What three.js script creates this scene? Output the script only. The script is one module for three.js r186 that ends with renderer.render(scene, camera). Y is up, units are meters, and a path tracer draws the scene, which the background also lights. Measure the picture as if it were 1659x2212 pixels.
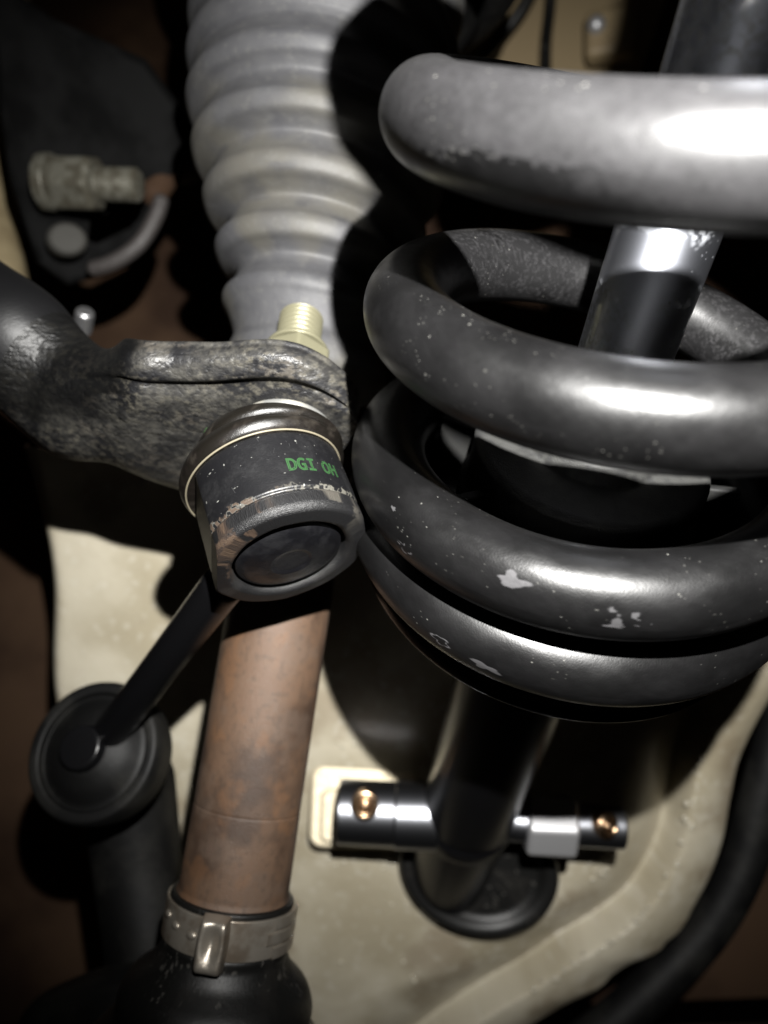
import * as THREE from 'three';
import { mergeGeometries } from 'three/addons/utils/BufferGeometryUtils.js';
import { RoundedBoxGeometry } from 'three/addons/geometries/RoundedBoxGeometry.js';

// ---------------------------------------------------------------- camera, light, exposure
const V = (x, y, z) => new THREE.Vector3(x, y, z);
const scene = new THREE.Scene();
const EYE = V(0, 0.62, 0), PITCH = THREE.MathUtils.degToRad(-25);
const camera = new THREE.PerspectiveCamera(67.3, 768 / 1024, 0.01, 20);
camera.position.copy(EYE);
camera.rotation.set(PITCH, 0, 0);
camera.focus = 0.140;
camera.userData.fStop = 10.5;
scene.background = new THREE.Color(0.0034, 0.0028, 0.0023);
const renderer = new THREE.WebGLRenderer({ antialias: true });
renderer.toneMapping = THREE.LinearToneMapping;
renderer.toneMappingExposure = 1;
renderer.shadowMap.enabled = true;
const FLASH = [22, -60, -30], FLASH_POWER = 0.9, FLASH_AIM = [1040, 780, 200], FLASH_CONE = 0.74;   // mm right / down / forward of the lens, candela

// millimetres right, down and forward of the lens -> the world
const RIGHT = V(1, 0, 0), UP = V(0, 1, 0).applyEuler(new THREE.Euler(PITCH, 0, 0)), AHEAD = V(0, 0, -1).applyEuler(new THREE.Euler(PITCH, 0, 0));
const dirW = (c) => RIGHT.clone().multiplyScalar(c.x).addScaledVector(UP, -c.y).addScaledVector(AHEAD, c.z);
const toW = (c) => dirW(c).multiplyScalar(0.001).add(EYE);
const FPX = 1661, px = (u, v, z) => V((u - 829.5) / FPX * z, (v - 1106) / FPX * z, z);   // where a sight line stands at a given distance

// ---------------------------------------------------------------- noise and textures
function rng(seed) { let a = seed >>> 0; return () => { a = (a + 0x6D2B79F5) | 0; let t = Math.imul(a ^ (a >>> 15), 1 | a); t = (t + Math.imul(t ^ (t >>> 7), 61 | t)) ^ t; return ((t ^ (t >>> 14)) >>> 0) / 4294967296; }; }
const hash = (x, y, s) => { let h = Math.imul(x, 374761393) + Math.imul(y, 668265263) + Math.imul(s, 974634777); h = Math.imul(h ^ (h >>> 13), 1274126177); return ((h ^ (h >>> 16)) >>> 0) / 4294967296; };
const sm = (t) => t * t * (3 - 2 * t), clamp = (x, a = 0, b = 1) => Math.min(b, Math.max(a, x)), mix = (a, b, t) => a + (b - a) * t, step = (x, a, b) => sm(clamp((x - a) / (b - a)));
function vnoise(x, y, p, s) {
  const xi = Math.floor(x), yi = Math.floor(y), fx = sm(x - xi), fy = sm(y - yi), w = (k) => ((k % p) + p) % p;
  return mix(mix(hash(w(xi), w(yi), s), hash(w(xi + 1), w(yi), s), fx), mix(hash(w(xi), w(yi + 1), s), hash(w(xi + 1), w(yi + 1), s), fx), fy);
}
function fbm(x, y, f, oct, s, gain = 0.5) { let a = 1, n = 0, t = 0; for (let i = 0; i < oct; i++) { n += a * vnoise(x * f, y * f, f, s + i * 17); t += a; a *= gain; f *= 2; } return n / t; }
const toS = (c) => { c = clamp(c); return 255 * (c <= 0.0031308 ? 12.92 * c : 1.055 * Math.pow(c, 1 / 2.4) - 0.055); };
function tex(n, fn, srgb = true, h = n) {   // fn(u, v) -> linear rgb, or one number
  const d = new Uint8Array(n * h * 4);
  for (let y = 0; y < h; y++) for (let x = 0; x < n; x++) {
    const c = fn((x + 0.5) / n, (y + 0.5) / h), o = (y * n + x) * 4;
    for (let k = 0; k < 3; k++) { const q = typeof c === 'number' ? c : c[k]; d[o + k] = srgb ? toS(q) : 255 * clamp(q); }
    d[o + 3] = 255;
  }
  const t = new THREE.DataTexture(d, n, h); t.wrapS = t.wrapT = THREE.RepeatWrapping; t.magFilter = THREE.LinearFilter; t.minFilter = THREE.LinearMipmapLinearFilter;
  if (srgb) t.colorSpace = THREE.SRGBColorSpace;
  t.needsUpdate = true; return t;
}
function tiled(t, w, h = w) { const c = t.clone(); c.repeat.set(1 / w, 1 / h); c.needsUpdate = true; return c; }   // tile size in mm (uv are mm)
const col3 = (a, b, t) => [mix(a[0], b[0], t), mix(a[1], b[1], t), mix(a[2], b[2], t)];
function specks(n, count, r0, r1, seed) {   // a mask of scattered grains, periodic
  const m = new Float32Array(n * n), R = rng(seed);
  for (let i = 0; i < count; i++) {
    const cx = R() * n, cy = R() * n, r = r0 + (r1 - r0) * R() ** 3, k = Math.ceil(r + 1), e = 0.6 + R() * 0.8, w = 0.4 + 0.6 * R();
    for (let y = -k; y <= k; y++) for (let x = -k; x <= k; x++) {
      const q = clamp(r + 0.5 - Math.hypot(x * e, y / e)), X = ((Math.floor(cx + x) % n) + n) % n, Y = ((Math.floor(cy + y) % n) + n) % n;
      m[Y * n + X] = Math.max(m[Y * n + X], q * w);
    }
  }
  return (u, v) => m[Math.min(n - 1, Math.floor(v * n)) * n + Math.min(n - 1, Math.floor(u * n))];
}
const fineBump = tex(512, (u, v) => 0.5 * fbm(u, v, 64, 3, 3) + 0.5 * fbm(u, v, 12, 3, 8), false);
const grainBump = tex(512, (u, v) => fbm(u, v, 90, 2, 5), false);

const std = (o) => new THREE.MeshPhysicalMaterial(o);
const M = {};
M.spring = std({ color: new THREE.Color(0.012, 0.012, 0.012), roughness: 0.4, bumpMap: tiled(fineBump, 14), bumpScale: 0.00003 });
const hone = tex(8, (u, v) => { const y = Math.floor(v * 1024); return 0.5 * hash(0, y >> 2, 301) + 0.3 * hash(1, y >> 1, 302) + 0.2 * hash(2, y, 303); }, false, 1024);   // fine grinding lines round the rod
{ // dust on the rod: a film in patches and grains, over honed chrome
  const sp = specks(512, 240, 0.6, 2.0, 311), dust = (u, v) => clamp(0.55 * step(fbm(u, v, 5, 6, 312), 0.54, 0.72) * step(fbm(u, v, 60, 2, 313), 0.35, 0.7) + sp(u, v) * step(fbm(u, v, 4, 3, 314), 0.4, 0.6));
  M.chrome = std({ color: 0xffffff, metalness: 1, roughness: 0.64, anisotropy: 0.95, anisotropyRotation: Math.PI / 2, clearcoat: 0.6, clearcoatRoughness: 0.04, bumpMap: tiled(hone, 50, 50), bumpScale: 0.000022,
    map: tiled(tex(512, (u, v) => col3([0.80, 0.83, 0.90], [0.22, 0.22, 0.21], dust(u, v))), 53.5, 53.5), metalnessMap: tiled(tex(512, (u, v) => 1 - dust(u, v), false), 53.5, 53.5) });
}
M.blackPaint = std({ color: new THREE.Color(0.004, 0.004, 0.0045), roughness: 0.26, bumpMap: tiled(fineBump, 12), bumpScale: 0.00003 });
M.blackMatte = std({ specularIntensity: 0.5, color: 0xffffff, map: tiled(tex(512, (u, v) => col3([0.0035, 0.0035, 0.0035], [0.014, 0.0135, 0.012], step(fbm(u, v, 6, 6, 181), 0.42, 0.75) * (0.4 + 0.6 * fbm(u, v, 50, 2, 182)))), 60), roughness: 0.55, bumpMap: tiled(fineBump, 18), bumpScale: 0.00005 });
{ // black dusty plastic of the bump stop cup
  M.plastic = std({ color: 0xffffff, map: tiled(tex(512, (u, v) => col3([0.022, 0.022, 0.0215], [0.034, 0.034, 0.032], step(fbm(u, v, 14, 5, 51), 0.3, 0.75))), 30), roughness: 0.6, bumpMap: tiled(grainBump, 18), bumpScale: 0.00006 });
}
{ // boot rubber: pale road dust over black
  const cm = tex(512, (u, v) => {
    const n = fbm(u, v, 24, 5, 61), w = fbm(u, v, 60, 3, 62), b = fbm(u, v, 4, 4, 63), s = vnoise(u * 6, v * 22, 66 * 2, 64) * 0.5 + vnoise(u * 14, v * 44, 616, 65) * 0.3 + w * 0.2;
    let c = col3([0.040, 0.040, 0.044], [0.060, 0.060, 0.062], n);
    c = col3(c, [0.082, 0.076, 0.058], step(b, 0.42, 0.75) * 0.55);
    c = col3(c, [0.035, 0.035, 0.038], step(s, 0.56, 0.78) * 0.6);
    return col3(c, [0.095, 0.094, 0.088], step(w, 0.6, 0.8) * 0.25);
  });
  M.boot = std({ color: 0xffffff, map: tiled(cm, 92, 92), roughness: 0.62, bumpMap: tiled(fineBump, 20), bumpScale: 0.00007 });
}
M.rubber = std({ color: 0xffffff, map: tiled(tex(512, (u, v) => col3(col3([0.0045, 0.0044, 0.0042], [0.014, 0.013, 0.0115], step(fbm(u, v, 5, 6, 183), 0.45, 0.75)), [0.05, 0.048, 0.043], step(fbm(u, v, 44, 3, 184), 0.68, 0.78) * step(fbm(u, v, 5, 3, 185), 0.5, 0.6))), 70), roughness: 0.45, bumpMap: tiled(fineBump, 14), bumpScale: 0.00006 });
M.jointBoot = std({ color: 0xffffff, map: tiled(tex(512, (u, v) => col3([0.006, 0.0048, 0.004], [0.021, 0.018, 0.0145], step(fbm(u, v, 12, 5, 71), 0.5, 0.85))), 30), roughness: 0.33, bumpMap: tiled(fineBump, 6), bumpScale: 0.00004 });
M.cream = std({ color: new THREE.Color(0.17, 0.15, 0.105), roughness: 0.5 });
M.zinc = std({ color: new THREE.Color(0.20, 0.19, 0.125), metalness: 0.4, roughness: 0.34, bumpMap: tiled(fineBump, 5), bumpScale: 0.00004 });
M.steel = std({ color: new THREE.Color(0.55, 0.55, 0.56), metalness: 0.9, roughness: 0.36, bumpMap: tiled(fineBump, 6), bumpScale: 0.00003 });
M.palesteel = std({ color: new THREE.Color(0.52, 0.52, 0.53), metalness: 0.7, roughness: 0.42, bumpMap: tiled(grainBump, 6), bumpScale: 0.00001 });
M.oldZinc = std({ color: 0xffffff, metalness: 0.3, roughness: 0.45, map: tiled(tex(256, (u, v) => col3([0.085, 0.078, 0.058], [0.15, 0.145, 0.118], step(fbm(u, v, 8, 5, 161), 0.3, 0.65))), 24), bumpMap: tiled(fineBump, 8), bumpScale: 0.00003 });
M.darkchrome = std({ color: new THREE.Color(0.36, 0.37, 0.40), metalness: 1, roughness: 0.3, bumpMap: tiled(fineBump, 8), bumpScale: 0.00002 });
M.gold = std({ color: new THREE.Color(0.62, 0.42, 0.26), metalness: 1, roughness: 0.25, iridescence: 0.6, iridescenceIOR: 1.8, iridescenceThicknessRange: [100, 420] });
{ // forged black bar with flaking paint and grey mud
  const cm = tex(1024, (u, v) => {
    const n = fbm(u, v, 8, 6, 81, 0.62), f = fbm(u, v, 40, 4, 82, 0.6), b = fbm(u, v, 4, 4, 83);
    let c = col3([0.008, 0.008, 0.009], [0.046, 0.044, 0.039], step(n, 0.28, 0.68) * (0.35 + 0.65 * step(f, 0.25, 0.65)));
    c = col3(c, [0.095, 0.087, 0.068], step(f, 0.48, 0.8) * step(b, 0.4, 0.65) * 0.6);
    return col3(c, [0.075, 0.066, 0.055], step(fbm(u, v, 6, 5, 84), 0.60, 0.74) * step(f, 0.4, 0.6) * 0.45);
  });
  const bm = tex(1024, (u, v) => { const n = fbm(u, v, 12, 6, 81, 0.62), f = fbm(u, v, 30, 4, 85, 0.6), k = 1 - Math.abs(2 * fbm(u, v, 12, 4, 86) - 1); return 0.3 * n + 0.4 * f + 0.3 * k ** 4; }, false);
  M.forged = std({ color: 0xffffff, map: tiled(cm, 46), roughness: 0.48, bumpMap: tiled(bm, 36), bumpScale: 0.00042 });
}
{ // rusty drive shaft
  const cm = tex(512, (u, v) => {
    const n = fbm(u, v, 5, 6, 91), f = fbm(u, v, 40, 4, 92), s = fbm(u, v, 9, 4, 93);
    let c = col3([0.042, 0.024, 0.0145], [0.094, 0.056, 0.034], step(n, 0.32, 0.68));
    c = col3(c, [0.13, 0.064, 0.029], step(s, 0.55, 0.75) * 0.45);
    c = col3(c, [0.095, 0.066, 0.048], step(fbm(u, v, 7, 5, 94), 0.55, 0.72) * 0.5);
    return col3(c, [0.04, 0.026, 0.018], step(f, 0.50, 0.80) * 0.4);
  });
  M.rust = std({ color: 0xffffff, map: tiled(cm, 60, 60), roughness: 0.6, bumpMap: tiled(grainBump, 16), bumpScale: 0.00008 });
}
{ // beige painted arm, sandy
  const cm = tex(512, (u, v) => {
    const n = fbm(u, v, 5, 6, 101), f = fbm(u, v, 60, 3, 102);
    let c = col3([0.33, 0.29, 0.205], [0.47, 0.43, 0.335], step(n, 0.3, 0.7));
    c = col3(c, [0.20, 0.155, 0.10], step(fbm(u, v, 7, 6, 103), 0.50, 0.72) * 0.6);
    return col3(c, [0.52, 0.49, 0.41], step(f, 0.62, 0.8) * 0.4);
  });
  M.arm = std({ color: 0xffffff, side: THREE.DoubleSide, map: tiled(cm, 160), roughness: 0.5, clearcoat: 0.7, clearcoatRoughness: 0.3, bumpMap: tiled(fineBump, 30), bumpScale: 0.00022 });
  M.pad = std({ color: new THREE.Color(0.66, 0.58, 0.42), metalness: 0.5, roughness: 0.5, bumpMap: tiled(fineBump, 26), bumpScale: 0.00045 });
  M.fender = std({ color: 0xffffff, map: tiled(tex(256, (u, v) => col3([0.22, 0.165, 0.09], [0.42, 0.34, 0.2], step(fbm(u, v, 6, 5, 104), 0.3, 0.7))), 120), roughness: 0.6 });
}
M.brown = std({ color: 0xffffff, specularIntensity: 0.3, map: tiled(tex(512, (u, v) => col3([0.028, 0.015, 0.009], [0.062, 0.036, 0.021], step(fbm(u, v, 6, 5, 111), 0.3, 0.7))), 300), roughness: 0.8 });
M.floor = std({ color: 0xffffff, map: tiled(tex(512, (u, v) => col3([0.05, 0.034, 0.026], [0.10, 0.07, 0.055], step(fbm(u, v, 6, 6, 112), 0.3, 0.7))), 400), roughness: 0.85 });
M.greyIron = std({ color: 0xffffff, specularIntensity: 0.25, map: tiled(tex(256, (u, v) => col3([0.0025, 0.0025, 0.0025], [0.008, 0.008, 0.008], step(fbm(u, v, 6, 5, 113), 0.3, 0.7))), 80), roughness: 0.9, bumpMap: tiled(fineBump, 20), bumpScale: 0.0002 });

// ---------------------------------------------------------------- geometry helpers (all in mm; uv in mm)
function grid(rows, cols, at, closed = true, caps = [false, false]) {   // at(i, j) -> [Vector3, u, v]; closed: last column repeats the first
  const P = [], T = [], I = [], W = cols + 1;
  for (let i = 0; i < rows; i++) for (let j = 0; j <= cols; j++) { const [p, u, v] = at(i, j); P.push(p.x, p.y, p.z); T.push(u, v); }
  for (let i = 0; i + 1 < rows; i++) for (let j = 0; j < cols; j++) { const a = i * W + j, b = a + 1, c = a + W, d = c + 1; I.push(a, b, c, b, d, c); }
  const g = new THREE.BufferGeometry();
  g.setAttribute('position', new THREE.Float32BufferAttribute(P, 3)); g.setAttribute('uv', new THREE.Float32BufferAttribute(T, 2)); g.setIndex(I);
  g.computeVertexNormals();
  if (closed) { const n = g.attributes.normal; for (let i = 0; i < rows; i++) { const a = i * W, b = a + cols, s = V(n.getX(a) + n.getX(b), n.getY(a) + n.getY(b), n.getZ(a) + n.getZ(b)).normalize(); n.setXYZ(a, s.x, s.y, s.z); n.setXYZ(b, s.x, s.y, s.z); } }
  for (let e = 0; e < 2; e++) if (caps[e]) { // flat end
    const i = e ? rows - 1 : 0, c = V(0, 0, 0); for (let j = 0; j < cols; j++) c.add(at(i, j)[0]); c.divideScalar(cols);
    const q = [], t = [], ix = [0]; q.push(c.x, c.y, c.z); t.push(0, 0); for (let j = 0; j <= cols; j++) { const p = at(i, j)[0]; q.push(p.x, p.y, p.z); t.push(p.x, p.z); }
    const id = []; for (let j = 1; j <= cols; j++) e ? id.push(0, j, j + 1) : id.push(0, j + 1, j);
    const k = new THREE.BufferGeometry(); k.setAttribute('position', new THREE.Float32BufferAttribute(q, 3)); k.setAttribute('uv', new THREE.Float32BufferAttribute(t, 2)); k.setIndex(id); k.computeVertexNormals();
    return mergeGeometries([g, k].concat(e === 0 && caps[1] ? [grid(rows, cols, at, closed, [false, true]).userData.cap].filter(Boolean) : []));
  }
  return g;
}
function rounded(pts, r = 0.6, n = 4) {   // profile with rounded corners; a third value sets that corner's radius
  const out = [];
  pts.forEach((p, i) => {
    if (i === 0 || i === pts.length - 1 || p[2] === 0) { out.push([p[0], p[1]]); return; }
    const a = pts[i - 1], b = pts[i + 1], la = Math.hypot(a[0] - p[0], a[1] - p[1]), lb = Math.hypot(b[0] - p[0], b[1] - p[1]), q = Math.min(p[2] ?? r, la * 0.45, lb * 0.45);
    const A = [p[0] + (a[0] - p[0]) / la * q, p[1] + (a[1] - p[1]) / la * q], B = [p[0] + (b[0] - p[0]) / lb * q, p[1] + (b[1] - p[1]) / lb * q];
    for (let k = 0; k <= n; k++) { const t = k / n, s = 1 - t; out.push([s * s * A[0] + 2 * s * t * p[0] + t * t * B[0], s * s * A[1] + 2 * s * t * p[1] + t * t * B[1]]); }
  });
  return out;
}
function revolve(profile, n = 96, rref, warp) {   // round local y; the seam lies at -z; profile runs so that faces look outwards when y falls
  let s = 0; const S = profile.map((p, i) => (i ? s += Math.hypot(p[0] - profile[i - 1][0], p[1] - profile[i - 1][1]) : 0)), R = rref ?? Math.max(...profile.map((p) => p[0]));
  return grid(profile.length, n, (i, j) => { const a = Math.PI - j / n * 2 * Math.PI, p = V(profile[i][0] * Math.sin(a), profile[i][1], profile[i][0] * Math.cos(a)); if (warp) warp(p, a); return [p, (j / n) * 2 * Math.PI * R, S[i]]; });
}
const spline = (pts, n, tension = 0.5) => new THREE.CatmullRomCurve3(pts, false, 'catmullrom', tension).getPoints(n);
function tube(pts, r, n = 200, m = 24, caps = true) {   // a round bar through points, ends rounded off
  const c = spline(pts, n), L = []; let s = 0; c.forEach((p, i) => L.push(i ? s += p.distanceTo(c[i - 1]) : 0));
  const T = c.map((p, i) => c[Math.min(i + 1, n)].clone().sub(c[Math.max(i - 1, 0)]).normalize());
  let X = V(0, 0, 1).cross(T[0]); if (X.length() < 0.1) X = V(0, 1, 0).cross(T[0]); X.normalize(); const F = [];
  c.forEach((p, i) => { X = X.clone().addScaledVector(T[i], -X.dot(T[i])).normalize(); F.push([X, T[i].clone().cross(X)]); });
  const rad = (i) => { const q = typeof r === 'function' ? r(L[i] / s, L[i], s) : r; if (!caps) return q; const e = Math.min(L[i], s - L[i]); return e < q ? Math.max(0.001, q * Math.sqrt(1 - (1 - e / q) ** 2)) : q; };
  return grid(n + 1, m, (i, j) => { const a = -j / m * 2 * Math.PI, q = rad(i); return [c[i].clone().addScaledVector(F[i][0], q * Math.cos(a)).addScaledVector(F[i][1], q * Math.sin(a)), j / m * 2 * Math.PI * (typeof r === 'number' ? r : q), L[i]]; });
}
function orient(axis, to) { const q = V(0, 0, 0).sub(to); const y = axis.clone().normalize(), z = q.addScaledVector(y, -q.dot(y)).normalize(); return [y.clone().cross(z), y, z]; }

// ---------------------------------------------------------------- things and parts
const taken = {};
const numbered = (n) => { taken[n] = (taken[n] ?? -1) + 1; return taken[n] ? n + '_' + String(taken[n]).padStart(3, '0') : n; };
function tag(o, label, category, group) { Object.assign(o.userData, { label, category }); if (group) o.userData.group = group; return o; }
// a thing whose own y runs along `axis` and whose z looks at the lens; both given right / down / forward of the lens
function thing(name, label, category, at, axis = dirC(0, 1, 0), group, facing = at) {
  const o = new THREE.Group(); o.name = numbered(name); scene.add(o);
  const [x, y, z] = orient(axis, facing);
  o.position.copy(toW(at)); o.quaternion.setFromRotationMatrix(new THREE.Matrix4().makeBasis(dirW(x), dirW(y), dirW(z)));
  o.userData.basis = [x, y, z, at.clone()];
  if (label) tag(o, label, category, group);
  return o;
}
function dirC(x, y, z) { const w = V(x, y, z); return V(w.dot(RIGHT), -w.dot(UP), w.dot(AHEAD)); }   // world direction -> lens axes
const local = (o, c) => { const [x, y, z, at] = o.userData.basis, d = c.clone().sub(at); return V(d.dot(x), d.dot(y), d.dot(z)); };
const localDir = (o, c) => { const [x, y, z] = o.userData.basis; return V(c.dot(x), c.dot(y), c.dot(z)); };
function part(name, g, m, parent, at) {
  g = Array.isArray(g) ? mergeGeometries(g.map((k) => k.index ? k.toNonIndexed() : k).map((k) => { for (const a of Object.keys(k.attributes)) if (!['position', 'normal', 'uv'].includes(a)) k.deleteAttribute(a); return k; })) : g;
  g.scale(0.001, 0.001, 0.001);
  const o = new THREE.Mesh(g, m); o.name = name; o.castShadow = o.receiveShadow = true; parent.add(o);
  if (at) o.position.copy(at).multiplyScalar(0.001);
  return o;
}
const structure = (o) => { o.userData.kind = 'structure'; delete o.userData.basis; return o; };

// ---------------------------------------------------------------- the flash
{
  const at = V(...FLASH), t = thing('flash_lamp', 'small round white lamp shining beside the camera', 'lamp', at, V(0, 0, 1));
  part('lamp_housing', revolve(rounded([[0, 1.2], [3.2, 1.2], [3.2, 0.2], [4.2, 0.2], [4.2, -2.6], [0, -2.6]].map(([r, y]) => [r, y - 2.2]), 0.2), 32), M.blackMatte, t);
  part('bulb', new THREE.SphereGeometry(2, 24, 16), std({ color: 0xffffff, emissive: new THREE.Color(1, 0.98, 0.95), emissiveIntensity: 30 }), t);
  const l = new THREE.SpotLight(new THREE.Color(1, 0.985, 0.955), FLASH_POWER, 0, FLASH_CONE, 1, 2);
  l.position.set(0, 0, 0); l.target.position.copy(toW(px(...FLASH_AIM))); scene.add(l.target);
  l.shadow.radius = 0.09; l.castShadow = true; l.shadow.camera.near = 0.01; l.shadow.mapSize.set(2048, 2048); t.add(l);
}

// ---------------------------------------------------------------- strut and spring
const AX = V(-0.123, 1, 0.913).normalize(), AC = V(44.466, -29.771, 141.135), onStrut = (h) => AC.clone().addScaledVector(AX, h);
const strut = thing('shock_absorber', 'black shock absorber with bright chrome rod standing inside the coil spring', 'shock absorber', onStrut(262), AX.clone().negate());
const SH = (h) => 262 - h;   // height above the strut's foot
{
  part('piston_rod', revolve(Array.from({ length: 41 }, (_, i) => [8.52, SH(-170 + 5 * i)]), 96), M.chrome, strut);
  // cup under the bump stop, with ribs
  const cup = part('bump_stop_cup', revolve(rounded([[8.7, SH(18)], [12, SH(18)], [13.6, SH(22)], [23, SH(22.5)], [24, SH(23.5)], [24, SH(34)], [25.4, SH(35)], [25.4, SH(46)]], 0.7), 96, 22), M.plastic, strut);
  for (let k = 0; k < 7; k++) {
    const a = (k + 0.35) / 7 * 2 * Math.PI, g = new RoundedBoxGeometry(9, 16, 2, 2, 0.5); g.translate(28.5, 0, 0); g.rotateY(a); g.translate(0, SH(37), 0);
    part('rib', g, M.plastic, strut);
  }
  part('spring_seat', revolve(rounded([[25, SH(43)], [30, SH(43)], [33.5, SH(45), 2], [33.5, SH(49), 3], [44, SH(50), 2], [44.5, SH(54), 1], [38, SH(55), 2], [22, SH(70), 4], [15.6, SH(76)]], 1.5), 128), M.blackPaint, strut);
  part('shock_body', revolve(rounded([[15.5, SH(60)], [15.5, SH(176)], [16.4, SH(178), .6], [16.4, SH(182), .6], [15.7, SH(184)], [15.2, SH(240), 4], [12, SH(250), 3], [0.01, SH(252)]], 1), 96), M.blackPaint, strut);
  const bc = local(strut, px(1035, 1878, 282)), bq = new THREE.Quaternion().setFromUnitVectors(V(0, 1, 0), localDir(strut, V(0, 0.1, -1).normalize()));
  part('pocket_disc', revolve(rounded([[0.01, -1.5], [22, -1.2, 3], [25, 2.2, 2], [29, 2.4, 2], [30.4, 0, 1.5], [30.6, -8], [0.01, -8]], 1.5), 96, 30, (p) => { p.z *= 0.84; }).applyQuaternion(bq).translate(bc.x, bc.y, bc.z), M.rubber, strut);  // dark disc standing in for the shaded pocket round the strut's foot
}
const HK = [-81, -64, -46.4, -25.6, -13.3, 5.5, 21.4, 34.6, 39.6, 41.5];   // height at t = 0, .5, 1, 1.5 ...
const HS = (t) => { const x = t * 2, i = clamp(Math.floor(x), 0, 8), f = x - i, h = (k) => HK[clamp(k, 0, 9)] ?? 0, m0 = (h(i + 1) - h(i - 1)) / 2, m1 = (h(i + 2) - h(i)) / 2; return (2 * f ** 3 - 3 * f * f + 1) * h(i) + (f ** 3 - 2 * f * f + f) * m0 + (3 * f * f - 2 * f ** 3) * h(i + 1) + (f ** 3 - f * f) * m1; };
const SR = 41.21, WR = 7.5;
const spring = thing('coil_spring', 'thick black coil spring with dusty chipped paint around the chrome rod', 'coil spring', onStrut(0), AX.clone().negate(), undefined, V(0, 0, 1));
const wireAt = (t) => { const a = t * 2 * Math.PI; return V(-SR * Math.sin(a), -HS(t), SR * Math.cos(a)); };
const wireFrame = (t) => { const T = wireAt(t + 0.002).sub(wireAt(t - 0.002)).normalize(), a = t * 2 * Math.PI, O = V(-Math.sin(a), 0, Math.cos(a)); O.addScaledVector(T, -O.dot(T)).normalize(); return [O, O.clone().cross(T)]; };
const upL = localDir(spring, dirC(0, 1, 0)), nz = (x, y, f, o, sd) => { let a = 1, n = 0, w = 0; for (let i = 0; i < o; i++) { n += a * vnoise(x * f, y * f, 1 << 20, sd + i * 7); w += a; a *= 0.55; f *= 2.03; } return n / w; };
function findOnWire(u, v, ta, tb) {   // (t, phi) of the wire where a sight line meets it
  let best = 1e9, r = null; const [X, Y, Z, at] = spring.userData.basis;
  for (let t = ta; t <= tb; t += 0.002) { const [O, U] = wireFrame(t), c = wireAt(t); for (let p = 0; p < 6.283; p += 0.04) {
    const n = O.clone().multiplyScalar(Math.cos(p)).addScaledVector(U, Math.sin(p)), q = c.clone().addScaledVector(n, WR), w = at.clone().addScaledVector(X, q.x).addScaledVector(Y, q.y).addScaledVector(Z, q.z), m = V(0, 0, 0).addScaledVector(X, n.x).addScaledVector(Y, n.y).addScaledVector(Z, n.z);
    if (m.dot(w) > 0) continue; const d = Math.hypot(829.5 + FPX * w.x / w.z - u, 1106 + FPX * w.y / w.z - v); if (d < best) { best = d; r = [t, p]; }
  } }
  return r;
}
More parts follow.
